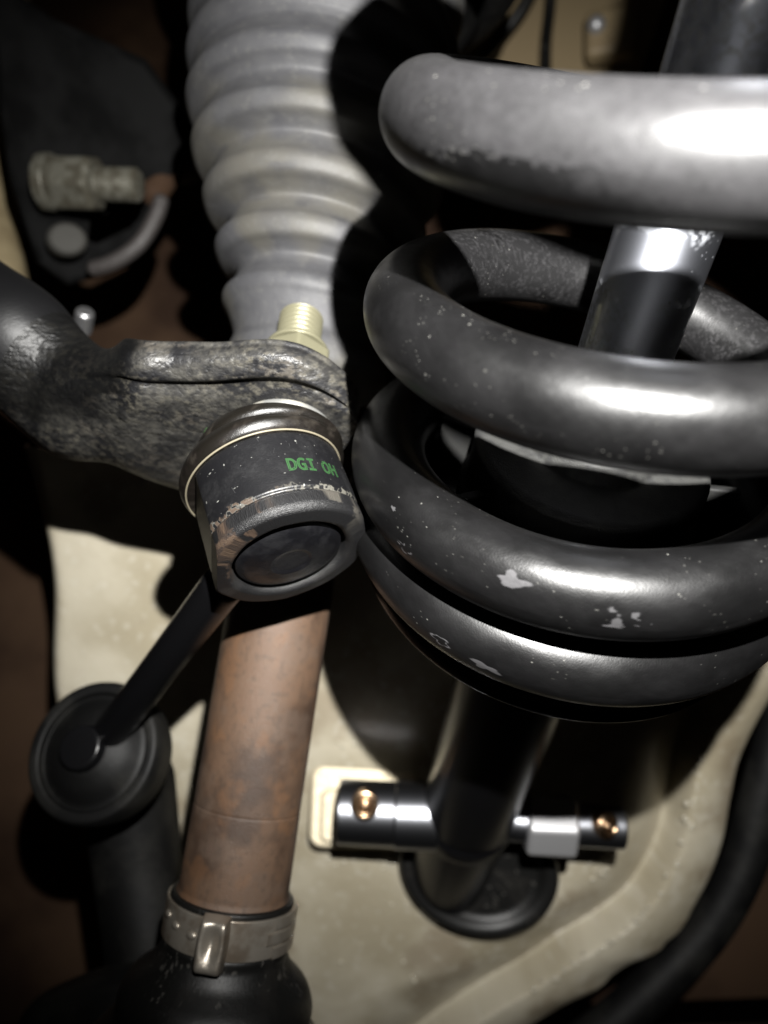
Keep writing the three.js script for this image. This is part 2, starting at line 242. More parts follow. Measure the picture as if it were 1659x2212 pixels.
{
  const CUT = [-0.6, 0.85, 2.35, 4.42], n = 2300, m = 64, AROUND = 2 * Math.PI * WR, TURN = 2 * Math.PI * SR, t0 = CUT[0], t1 = CUT[3];
  // marks in the paint, at their places: centre, length along and height around (mm), kind
  const marks = [[1110, 1253, 3, 4.3, 2.2, 0], [1356, 1338, 3, 4.4, 3.0, 1], [1325, 1352, 3, 3, 0.5, 0], [876, 1186, 3, 3.0, 1.8, 2], [1050, 1442, 4, 4.4, 1.6, 0], [952, 1384, 4, 3.2, 1.6, 2], [850, 1100, 3, 1.2, 0.6, 0]].map(([u, v, k, w, h, kind], i) => { const [t, p] = findOnWire(u, v, k - 0.3, k + 0.3), R = rng(300 + i); return { x: t * TURN, y: p * WR, w, h, kind, k: [...Array(4)].map(() => [R() * 6.28, 0.08 + 0.14 * R()]) }; });
  const rough = tex(512, (u, v) => 0.29 + 0.09 * step(fbm(u, v, 8, 5, 31), 0.35, 0.75) + 0.07 * fbm(u, v, 50, 2, 32), false); rough.repeat.set(1, 7);
  const coat = (ta, tb, seed) => {
    const W = 512, H = 2048, d = new Float32Array(W * H * 3), R = rng(seed);
    for (let y = 0; y < H; y++) {
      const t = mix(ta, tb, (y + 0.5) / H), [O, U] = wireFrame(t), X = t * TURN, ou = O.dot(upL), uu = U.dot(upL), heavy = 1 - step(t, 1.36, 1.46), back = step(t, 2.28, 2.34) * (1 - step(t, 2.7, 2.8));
      for (let x = 0; x < W; x++) {
        const p = ((x + 0.5) / W) * 2 * Math.PI + Math.PI, Y = (p % (2 * Math.PI)) * WR, up = ou * Math.cos(p) + uu * Math.sin(p), fine = nz(X, Y, 1.6, 3, seed + 1), cloud = nz(X, Y, 0.11, 4, seed + 2), streak = nz(X * 0.5 + Y * 0.8, Y * 0.3 - X * 0.25, 1.1, 3, seed + 3);
        let c = 0.0032 + 0.0022 * step(cloud, 0.35, 0.7) * (0.4 + 0.9 * streak), yel = 0;
        const edge = up + 0.5 * (cloud - 0.5) + 0.55 * (fine - 0.5), cover = heavy * Math.max(step(edge, -0.26, -0.19), (1 - step(t + 0.12 * (cloud - 0.5) + 0.05 * (fine - 0.5), 1.04, 1.09)) * step(cloud + 0.5 * (fine - 0.5), 0.12, 0.3)), clump = heavy * step(t, 1.10, 1.17) * step(edge, -0.32, -0.25) * (1 - step(edge, -0.18, -0.04)) * step(fine, 0.52, 0.6) * step(nz(X, Y, 0.5, 2, seed + 6), 0.5, 0.6);
        c = mix(c, 0.012 + 0.009 * fine + 0.007 * step(cloud, 0.4, 0.7) * streak, cover);
        c = mix(c, 0.010 + 0.020 * step(fine, 0.45, 0.75) * streak, 0.9 * back * step(cloud + 0.4 * (fine - 0.5), 0.2, 0.4));  // lit grey of this turn's back put into the colour, with dust grain
        c = mix(c, 0.075, clump); yel = 0.25 * clump;
        for (const q of marks) {
          const dx = X - q.x, dy = ((Y - q.y + 1.5 * AROUND) % AROUND) - AROUND / 2; if (Math.abs(dx) > q.w || Math.abs(dy) > q.h) continue;
          const a = Math.atan2(dy / q.h, dx / q.w), e = Math.hypot(2 * dx / q.w, 2 * dy / q.h) / (1 + q.k.reduce((s, b, i) => s + b[1] * Math.sin((i + 2) * a + b[0]), 0)) + 0.25 * (fine - 0.5);
          if (q.kind === 0) c = mix(c, 0.05 + 0.03 * fine, 1 - step(e, 0.92, 1.04));
          else if (q.kind === 1) { const s = nz(X, Y, 0.9, 2, 91); c = mix(c, 0.055, (1 - step(e, 0.95, 1.1)) * step(s, 0.42, 0.5)); }
          else { c = mix(c, 0.004, 1 - step(e, 0.9, 1)); c = mix(c, 0.10, step(e, 0.8, 0.9) * (1 - step(e, 1.05, 1.15)) * step(nz(X, Y, 1.1, 2, 92), 0.35, 0.55)); }
        }
        const o = (y * W + x) * 3; d[o] = c; d[o + 1] = c * (0.995 + 0.0 * yel); d[o + 2] = c * (1.0 - 0.6 * yel);
      }
    }
    // dust grains
    const sx = W / AROUND, sy = H / ((tb - ta) * TURN), N = 6000;
    for (let i = 0; i < N; i++) {
      const cx = R() * W, cy = R() * H, X = mix(ta, tb, cy / H) * TURN, big = R() ** 6, r = 0.06 + 0.13 * big, b = 0.03 + 0.22 * R() ** 3; if (nz(X, cx / sx, 0.16, 3, seed + 9) < 0.5 + 0.08 * R()) continue;
      for (let y = Math.floor(cy - r * sy - 1); y <= cy + r * sy + 1; y++) for (let x = Math.floor(cx - r * sx - 1); x <= cx + r * sx + 1; x++) { if (y < 0 || y >= H) continue; const q = clamp((r - Math.hypot((x - cx) / sx, (y - cy) / sy)) / 0.1 + 0.5), o = (y * W + ((x + W) % W)) * 3; for (let k = 0; k < 3; k++) d[o + k] = mix(d[o + k], b * (k === 2 ? 0.88 : 1), q); }
    }
    const px8 = new Uint8Array(W * H * 4); for (let i = 0; i < W * H; i++) { for (let k = 0; k < 3; k++) px8[i * 4 + k] = toS(d[i * 3 + k]); px8[i * 4 + 3] = 255; }
    const T = new THREE.DataTexture(px8, W, H); T.wrapS = THREE.RepeatWrapping; T.wrapT = THREE.ClampToEdgeWrapping; T.magFilter = THREE.LinearFilter; T.colorSpace = THREE.SRGBColorSpace; T.needsUpdate = true;
    const b = fineBump.clone(); b.repeat.set(AROUND / 14 | 0, (tb - ta) * TURN / 14); b.needsUpdate = true;
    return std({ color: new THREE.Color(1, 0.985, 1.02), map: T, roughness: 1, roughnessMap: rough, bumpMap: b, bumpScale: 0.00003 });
  };
  const seg = (ta, tb, caps) => { const N = Math.round(n * (tb - ta) / (t1 - t0)); return grid(N + 1, m, (i, j) => {
    const t = mix(ta, tb, i / N), [O, U] = wireFrame(t), a = j / m * 2 * Math.PI + Math.PI, e = Math.min(t - t0, t1 - t) * TURN, r = e < 2 ? Math.max(0.01, WR - 2 + Math.sqrt(4 - (2 - e) ** 2)) : WR;
    return [wireAt(t).addScaledVector(O, r * Math.cos(a)).addScaledVector(U, r * Math.sin(a)), j / m, i / N];
  }); };
  const g = mergeGeometries([seg(CUT[0], CUT[1]), seg(CUT[1], CUT[2]), seg(CUT[2], CUT[3])], true);
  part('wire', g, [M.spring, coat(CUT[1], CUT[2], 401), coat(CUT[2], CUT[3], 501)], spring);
}
{ // cross pin through the strut's foot
  const a = px(732, 1752, 262), b = px(1346, 1788, 258), d = b.clone().sub(a), len = d.length(), t = strut, la = local(t, a), ld = localDir(t, d.clone().normalize());
  const q = new THREE.Quaternion().setFromUnitVectors(V(0, 1, 0), ld), put = (g) => g.applyQuaternion(q).translate(la.x, la.y, la.z);
  const pin = part('cross_pin', put(revolve(rounded([[0.01, 0], [10.6, 0], [10.6, 19], [11, 19.5], [11, 33], [6.5, 39], [6.5, 60], [6.9, 76], [6.9, len], [0.01, len]].map(([r, y]) => [r, y]).reverse(), 0.9), 64)), M.darkchrome, t);
  const hex = new THREE.CylinderGeometry(10.4, 10.4, 16.5, 6, 1); hex.rotateY(0.35);
  const hx = rounded([[0.01, 0], [9.4, 0], [10.4, 1], [10.4, 15.5], [9.4, 16.5], [0.01, 16.5]].reverse(), 0.3);
  part('hex_collar', put(grid(hx.length, 96, (i, j) => { const a = Math.PI - j / 96 * 2 * Math.PI, k = ((a / (Math.PI / 3) % 1) + 1) % 1 - 0.5, f = Math.min(1.0, 0.9 / Math.cos(k * Math.PI / 3)), r = hx[i][0] * f; return [V(r * Math.sin(a), hx[i][1], r * Math.cos(a)), a * 10, hx[i][1]]; }).rotateY(0.5).translate(0, 63, 0)), M.palesteel, t);
}
// two zinc bolts through the pin's ends
function zincBolt(at, axis, label, r) {
  const t = thing('zinc_bolt', label, 'bolt', at, axis, 'gold zinc bolts at the foot of the shock absorber');
  part('bolt_end', revolve(rounded([[0.01, 1.9], [r * 0.3, 1.7], [r * 0.36, 1.0], [r * 0.5, 0.9], [r * 0.62, 1.5], [r * 0.8, 1.5], [r * 0.88, 0.7], [r, 0.6], [r, -8], [0.01, -8]], 0.25), 40), M.gold, t);
  return t;
}
zincBolt(px(788, 1741, 251.5), V(0.02, -0.12, -1), 'gold zinc bolt end in the wide left end of the cross pin', 4.6);
zincBolt(px(1312, 1784, 251.5), V(0.45, -0.12, -1), 'gold zinc bolt end in the thin right end of the cross pin', 4.2);

// ---------------------------------------------------------------- stabilizer link
const CAPN = V(0.34, 0.79, -0.51).normalize(), FACE = px(629, 1210, 150), BALL = FACE.clone().addScaledVector(CAPN, -12), STUD = V(0.04, -0.84, 0.54).normalize(), SEAT = 21;
const onStud = (d) => BALL.clone().addScaledVector(STUD, d);
const link = thing('stabilizer_link', 'black stabilizer link with green-printed round joint below the forged bar end', 'stabilizer link', FACE, CAPN);
{
  const flat = (p) => { const c = 0.97, s = 0.243, k = p.x * c + p.z * s; if (k > 14.4) { p.x += (14.4 - k) * c; p.z += (14.4 - k) * s; } };
  // printed side wall, unique texture: u once round, v along the joint
  const W = 2048, H = 296, cv = document.createElement('canvas'); cv.width = W; cv.height = H; const g = cv.getContext('2d'), R = rng(77);
  for (let i = 0; i < 50; i++) { const q = 120 + R() * 90, x = R() * W, y = R() * H, a = R() * 6.3, l = 4 + R() * 30; g.strokeStyle = `rgba(${q},${q},${q},${0.15 + 0.35 * R()})`; g.lineWidth = 0.7 + R(); g.beginPath(); g.moveTo(x, y); g.lineTo(x + l * Math.cos(a), y + l * Math.sin(a)); g.stroke(); }
  g.save(); g.translate(W * 0.548, H * 0.60); g.rotate(0.02); g.scale(0.8, 0.92); g.font = '84px monospace'; g.strokeStyle = '#1f9a1f'; g.lineWidth = 6; g.lineJoin = 'miter'; g.textBaseline = 'middle'; g.strokeText('DGI', 0, 0); g.strokeText('OH', 186, 2); g.restore();
  const ink = g.getImageData(0, 0, W, H).data, grit = specks(1024, 900, 0.6, 2.4, 78);
  const ct = tex(W, (u, v) => {
    const x = Math.floor(u * W), y = Math.floor((1 - v) * H), o = (Math.min(H - 1, y) * W + x) * 4, al = ink[o + 3] / 255, X = u * 100, Y = (1 - v) * 14.8, n = vnoise(X * 0.35, Y * 0.35, 1 << 20, 401) * 0.5 + vnoise(X * 1.1, Y * 1.1, 1 << 20, 402) * 0.3 + vnoise(X * 3.2, Y * 3.2, 1 << 20, 403) * 0.2, k = vnoise(X * 2.4, Y * 2.4, 1 << 20, 404);
    let c = col3([0.0045, 0.0045, 0.0052], [0.0105, 0.0105, 0.0112], step(n, 0.35, 0.8) * (0.5 + 0.6 * k));
    const low = (Y - 14.8) + 3.4 * n, lf = step(Math.abs(u - 0.40), 0.16, 0.05), rt = step(Math.abs(u - 0.62), 0.12, 0.03);
    c = col3(c, k > 0.55 ? [0.06, 0.045, 0.034] : [0.085, 0.082, 0.072], lf * step(low, 0.3, 0.9) * step(k, 0.25, 0.5));
    c = col3(c, [0.09, 0.086, 0.073], rt * step(low, 0.5, 1.1) * step(k, 0.35, 0.6));
    c = col3(c, [0.12, 0.115, 0.10], step(Math.abs(u - 0.335), 0.022, 0.006) * step(n, 0.5, 0.62) * step(k, 0.4, 0.6));
    c = col3(c, [0.28, 0.28, 0.26], grit(u, v * 0.16) * 0.8);
    return al > 0.02 ? (ink[o + 1] > ink[o] * 2 ? col3(c, [0.02, 0.066, 0.02], al * step(k, 0.02, 0.2) * 0.85) : col3(c, [0.12, 0.12, 0.12], al)) : c;
  }, true, H);
  const wall = std({ color: 0xffffff, map: ct, roughness: 0.42, bumpMap: (() => { const b = fineBump.clone(); b.repeat.set(9, 1.6); b.needsUpdate = true; return b; })(), bumpScale: 0.00004 });
  const side = rounded([[14.6, -19.6], [16.2, -19.2, 1], [16.35, -5.6, .4], [15.9, -5.2], [15.9, -4.8]], 0.5).reverse(), y0 = -19.6, y1 = -4.8;
  part('housing', grid(side.length, 128, (i, j) => { const a = Math.PI - j / 128 * 2 * Math.PI, p = V(-side[i][0] * Math.sin(-a), side[i][1], side[i][0] * Math.cos(a)); flat(p); return [p, j / 128, (y1 - side[i][1]) / (y1 - y0)]; }), wall, link);
  M.rim = std({ color: 0xffffff, roughness: 0.5, map: tex(1024, (u, v) => {
    const n = fbm(u, v * 0.125, 20, 5, 121), f = fbm(u, v * 0.125, 80, 3, 122), left = step(Math.abs(u - 0.37), 0.15, 0.05), right = step(Math.abs(u - 0.62), 0.10, 0.03);
    let c = col3([0.005, 0.005, 0.0056], [0.016, 0.0155, 0.015], step(n, 0.45, 0.75) * (0.5 + 0.5 * f));
    c = col3(c, [0.028, 0.02, 0.0155], left * step(n + 0.5 * (f - 0.5), 0.48, 0.56)); c = col3(c, [0.055, 0.037, 0.026], left * step(f + 0.6 * (n - 0.5), 0.57, 0.68));
    return col3(c, [0.06, 0.055, 0.046], right * step(n + 0.3 * (f - 0.5), 0.5, 0.6) * 0.8);
  }, true, 128), bumpMap: (() => { const b = grainBump.clone(); b.repeat.set(9, 1); b.needsUpdate = true; return b; })(), bumpScale: 0.00008 });
  const rimP = rounded([[15.7, -5.2], [16.4, -4.6, .4], [16.5, -1.5, .6], [15.7, -0.35, .6], [12.5, 0, .6], [11.5, -0.7, .5], [11.25, -2.8], [10.4, -3.4]], 0.5).reverse();
  part('crimp_rim', grid(rimP.length, 128, (i, j) => { const a = Math.PI - j / 128 * 2 * Math.PI, w = 1 + 0.006 * Math.sin(5 * a) + 0.004 * Math.sin(11 * a + 1), p = V(rimP[i][0] * w * Math.sin(a), rimP[i][1], rimP[i][0] * w * Math.cos(a)); flat(p); return [p, j / 128, 1 - i / rimP.length]; }), M.rim, link);
  const capM = std({ color: 0xffffff, roughness: 0.27, map: tiled(tex(512, (u, v) => col3([0.0045, 0.0045, 0.0055], [0.011, 0.011, 0.012], step(fbm(u, v, 10, 5, 131), 0.4, 0.85))), 24), bumpMap: tiled(fineBump, 10), bumpScale: 0.0001 });
  const planar = (g) => { const p = g.attributes.position, u = g.attributes.uv; for (let i = 0; i < p.count; i++) u.setXY(i, p.getX(i), p.getZ(i)); return g; };
  part('end_cap', planar(revolve(rounded([[0.01, 0.1], [3.4, 0.15, .3], [4.1, 0.45, .4], [6.5, 0.25, 1], [9.4, -0.5, 1], [10.7, -1.3, .4], [10.9, -2.9]], 0.8), 72)), capM, link);
  // rubber boot with two folds, leaning towards the stud
  const prof = rounded([[14.4, 7.2], [16.6, 7.6, 1.5], [17.7, 10.3, 2.2], [16.4, 13.2, 2], [14.2, 13.6, 0.7], [15.5, 15.4, 1.6], [15.0, 18.2, 1.8], [12.6, 19.4, 1], [10.2, 20.6, 1], [9.4, 23.4]].map(([r, d, q]) => [r, 7.2 + (d - 7.2) * 0.83, q]), 1, 6);
  const c0 = BALL.clone().addScaledVector(CAPN, -7), boot = (d) => { const t = step(d, 7, 22), ax = CAPN.clone().negate().lerp(STUD, t).normalize(), c = BALL.clone().addScaledVector(ax, d); return [c, ax]; };
  const bootAt = (i, j, n) => { const [c, ax] = boot(prof[i][1]), [X, , Z] = orient(ax, c), a = Math.PI - j / n * 2 * Math.PI; return local(link, c.clone().addScaledVector(X, prof[i][0] * Math.sin(a)).addScaledVector(Z, prof[i][0] * Math.cos(a))); };
  const bootG = grid(prof.length, 96, (i, j) => [bootAt(prof.length - 1 - i, j, 96), j / 96 * 100, prof[prof.length - 1 - i][1]]);
  part('dust_boot', bootG, M.jointBoot, link);
  const ring = new THREE.TorusGeometry(16.3, 0.2, 12, 96); ring.rotateX(Math.PI / 2); ring.translate(0, -19.5, 0);
  part('boot_ring', ring, M.cream, link);
  const top = new THREE.TorusGeometry(9.6, 0.5, 10, 64); top.rotateX(Math.PI / 2);
  const sq = new THREE.Quaternion().setFromUnitVectors(V(0, 1, 0), localDir(link, STUD)), sp = (g, d) => { const p = local(link, onStud(d)); return g.applyQuaternion(sq).translate(p.x, p.y, p.z); };
  part('boot_ring', sp(top, SEAT - 1.9), M.cream, link);
  const flM = std({ color: 0xffffff, roughness: 0.45, map: tiled(tex(256, (u, v) => col3([0.12, 0.12, 0.115], [0.22, 0.21, 0.18], step(fbm(u, v, 6, 4, 141), 0.3, 0.7))), 30) });
  part('stud_flange', sp(revolve(rounded([[0.01, SEAT + 0.2], [10.4, SEAT + 0.2], [10.4, SEAT - 0.9], [9.2, SEAT - 1.6], [0.01, SEAT - 1.8]], 0.4), 64), 0), flM, link);
  const thr = []; for (let k = 0; k <= 130; k++) thr.push([4.9 + 0.42 * Math.sin(k * Math.PI / 5), 55.5 - k * 0.15]); thr.unshift([0.01, 56.3], [4.3, 56.3]);
  part('stud', sp(revolve(thr, 40), 0), M.zinc, link);
  // link rod and its lower joint
  const r0 = px(505, 1235, 163), r1 = px(228, 1596, 214);
  part('link_rod', tube([r0, r0.clone().lerp(r1, 0.4), r0.clone().lerp(r1, 0.7), r1].map((c) => local(link, c)), (f) => 4.9 - 0.3 * Math.sin(f * 3.1), 60, 28), M.blackPaint, link);
  const ja = V(0.18, 0.42, 0.89).normalize(), jc = px(200, 1622, 212), jq = new THREE.Quaternion().setFromUnitVectors(V(0, 1, 0), localDir(link, ja.clone().negate())), lp = local(link, jc);
  const jp = (g) => g.applyQuaternion(jq).translate(lp.x, lp.y, lp.z);
  part('joint_housing', jp(revolve(rounded([[0.01, 5.4], [6, 4.8, 2], [11, 2.2, 3], [14, -0.8, 2], [15.4, -1.4, .5], [15.8, 0.9, .8], [18.8, 0.9, 1.2], [19.6, -2.4, 1.4], [18.8, -10, 2], [16, -16, 2], [0.01, -18]], 0.8), 96)), M.blackMatte, link);
  part('rod_collar', jp(revolve(rounded([[0.01, 7.4], [5.8, 7.2, .8], [6.6, 3.4], [0.01, 3.4]], 0.5), 40)), M.blackPaint, link);
}
{ // nut on the stud behind the bar
  const at = onStud(SEAT + 10.2), n = thing('flange_nut', 'pale zinc flange nut on the stud above the bar end', 'nut', at, STUD);
  const hp = rounded([[0.01, 12.6], [6.6, 12.6], [8.4, 11.6], [8.4, 3.4], [8.0, 3.0]], 0.4);
  part('nut', grid(hp.length, 96, (i, j) => { const a = Math.PI - j / 96 * 2 * Math.PI, k = ((a / (Math.PI / 3) % 1) + 1) % 1 - 0.5, r = hp[i][0] * Math.min(1, 0.875 / Math.cos(k * Math.PI / 3)); return [V(r * Math.sin(a), hp[i][1], r * Math.cos(a)), a * 8, hp[i][1]]; }), M.zinc, n);
  part('flange', revolve(rounded([[7.6, 3.6], [8.6, 2.6], [10.2, 1.4, .6], [10.2, 0], [5, 0]], 0.5), 64), M.zinc, n);
  part('washer', revolve(rounded([[5, 13.6], [7.4, 13.6], [7.4, 12.7], [5, 12.7]], 0.3), 48), M.zinc, n);
}

// ---------------------------------------------------------------- stabilizer bar
{
  const P0 = onStud(SEAT), bar = thing('stabilizer_bar', 'black forged stabilizer bar with flattened muddy end bolted to the round joint', 'stabilizer bar', P0, STUD);
  const onFace = (u, v) => { const r = px(u, v, 1); return r.multiplyScalar(P0.dot(STUD) / r.dot(STUD)); };
  // outline of the flat face, upper edge against lower edge, then the round bar bending away
  const w3 = V(0, -0.54, -0.84).addScaledVector(STUD, -V(0, -0.54, -0.84).dot(STUD)).normalize(), b3 = w3.clone().cross(STUD); if (b3.x < 0) b3.negate();
  const st = [];   // upper point, lower point, half thickness, squareness, groove, how far the middle lies behind the face
  const round = (u, v, z, r, X, p = 2, k = 0, o = 0, h = r) => { const c = px(u, v, z), x = X.clone().normalize().multiplyScalar(r); st.push([c.clone().add(x), c.clone().sub(x), h, p, k, o]); };
  const flat = (u0, v0, u1, v1, T, p, k) => st.push([onFace(u0, v0), onFace(u1, v1), T / 2, p, k, 1]);
  round(-400, 350, 214, 13.5, V(0.62, -0.70, -0.2)); round(-240, 510, 203, 13.5, V(0.62, -0.70, -0.25)); round(-100, 632, 192, 13.5, V(0.6, -0.72, -0.3)); round(30, 735, 184, 13.8, V(0.5, -0.74, -0.42), 2.1);
  st.push([px(158, 752, 174), px(118, 972, 192), 10.5, 2.3, 0.2, 0.25]); flat(268, 800, 244, 1034, 13, 2.8, 0.8); flat(370, 802, 352, 1072, 12, 3.3, 1); flat(470, 797, 446, 1094, 10.6, 3.8, 1); flat(560, 789, 540, 1092, 10, 4, 1); flat(630, 796, 618, 1072, 9.8, 4, 1); flat(690, 822, 684, 1040, 9.6, 4, 1); flat(738, 858, 736, 994, 9.4, 3.8, 1); flat(764, 888, 765, 950, 9, 3.6, 0.8); flat(772, 905, 773, 930, 8, 3, 0.4); flat(775, 917, 775, 919, 5, 2.4, 0);
  const SA = new THREE.CatmullRomCurve3(st.map((q) => q[0]), false, 'catmullrom', 0.5), SB = new THREE.CatmullRomCurve3(st.map((q) => q[1]), false, 'catmullrom', 0.5), N = 330, m = 96;
  const at = (f, k) => { const x = f * (st.length - 1), i = Math.min(st.length - 2, Math.floor(x)); return mix(st[i][k], st[i + 1][k], sm(x - i)); };
  const rows = []; for (let i = 0; i <= N; i++) {
    const f = i / N, A = SA.getPoint(f), B = SB.getPoint(f), T = SA.getPoint(Math.min(1, f + 0.004)).add(SB.getPoint(Math.min(1, f + 0.004))).sub(SA.getPoint(Math.max(0, f - 0.004))).sub(SB.getPoint(Math.max(0, f - 0.004))).normalize(), X = A.clone().sub(B), hw = X.length() / 2; X.normalize();
    let Y = T.clone().cross(X).normalize(); if (Y.dot(STUD) < 0) Y.negate(); const o = at(f, 5); Y = Y.lerp(STUD, o).normalize(); Y.addScaledVector(X, -Y.dot(X)).normalize();
    const ht = at(f, 2); rows.push([A.add(B).multiplyScalar(0.5).addScaledVector(Y, ht * o), hw, ht, at(f, 3), at(f, 4), X, Y]);
  }
  const hand = rows[200][5].clone().cross(rows[200][6]).dot(rows[205][0].clone().sub(rows[195][0])) > 0 ? -1 : 1;
  const onBar = (i, a) => {
    const [c, w, t, p, k, X, Y] = rows[i], cx = Math.cos(a), sx = Math.sin(a), q = Math.pow(Math.abs(cx) ** p + Math.abs(sx) ** p, -1 / p);
    const arc = w * q * cx > 0 ? t * q * sx : 99;   // height on the upper edge strip, from the face to the back
    const g = (h, wd) => Math.exp(-((((arc / t) - h) / wd) ** 2)), sh = k * (1.1 * g(-0.70, 0.14) + 0.55 * g(0.25, 0.16)) * Math.min(1, w / 9);
    const e = q * cx, face = sx < 0 ? k * Math.min(1, w / 9) * (1.5 * Math.exp(-(((e - 0.76) / 0.055) ** 2)) - 0.5 * Math.exp(-(((e - 0.9) / 0.07) ** 2))) : 0;   // a groove sets the rolled upper edge off from the face
    return c.clone().addScaledVector(X, w * q * cx - (w * q * cx > 0 ? sh : 0)).addScaledVector(Y, t * q * sx + face);
  };
  const geo = grid(N + 1, m, (i, j) => { const a = Math.PI + hand * j / m * 2 * Math.PI, s = Math.sin(a), c = Math.cos(a), [, w, t, p] = rows[i]; const P = onBar(i, a); return [local(bar, P), P.dot(w3) + P.dot(STUD), P.dot(b3)]; });
  { const cut = 80 * m * 6; geo.addGroup(0, cut, 0); geo.addGroup(cut, geo.index.count - cut, 1); }
  part('bar', geo, [std({ color: new THREE.Color(0.0035, 0.0035, 0.004), roughness: 0.5, bumpMap: tiled(fineBump, 30), bumpScale: 0.00006 }), M.forged], bar);
  { // the mud stops where the bar bends up: clean black paint beyond a ragged line
    const g = bar.children[0].geometry, c = new Float32Array(g.attributes.position.count * 3), W = m + 1;
    for (let k = 0; k < c.length / 3; k++) { const i = Math.floor(k / W), j = k % W, f = i / N * (st.length - 1), top = Math.cos(Math.PI + hand * j / m * 2 * Math.PI) > 0.55 ? 1 : 0, q = mix(0.12, 1, step(f + 2.6 * (fbm(j / m, i / N, 7, 4, 171) - 0.5) - 0.7 * top, 3.9, 4.5)); c.fill(q, k * 3, k * 3 + 3); }
    g.setAttribute('color', new THREE.BufferAttribute(c, 3)); M.forged.vertexColors = true;
  }
  { // green paint mark on the face
    let best = 1e9, P = null; for (let i = 100; i < N; i++) for (let a = Math.PI * 1.05; a < Math.PI * 1.95; a += 0.02) { const q = onBar(i, a), d = Math.hypot(829.5 + FPX * q.x / q.z - 462, 1106 + FPX * q.y / q.z - 936); if (d < best) { best = d; P = q; } }
    const mk = grid(3, 40, (i, j) => { const a = 0.7 + j / 40 * 4.2, r = 1.75 + i * 0.32 + 0.12 * Math.sin(9 * a); const q = P.clone().addScaledVector(b3, r * 0.9 * Math.cos(a)).addScaledVector(w3, r * Math.sin(a)).addScaledVector(STUD, -0.12); return [local(bar, q), i, j]; }, false);
    part('paint_mark', mk, std({ color: new THREE.Color(0.045, 0.11, 0.03), roughness: 0.6, side: THREE.DoubleSide, bumpMap: tiled(fineBump, 6), bumpScale: 0.0003 }), bar);
  }
}

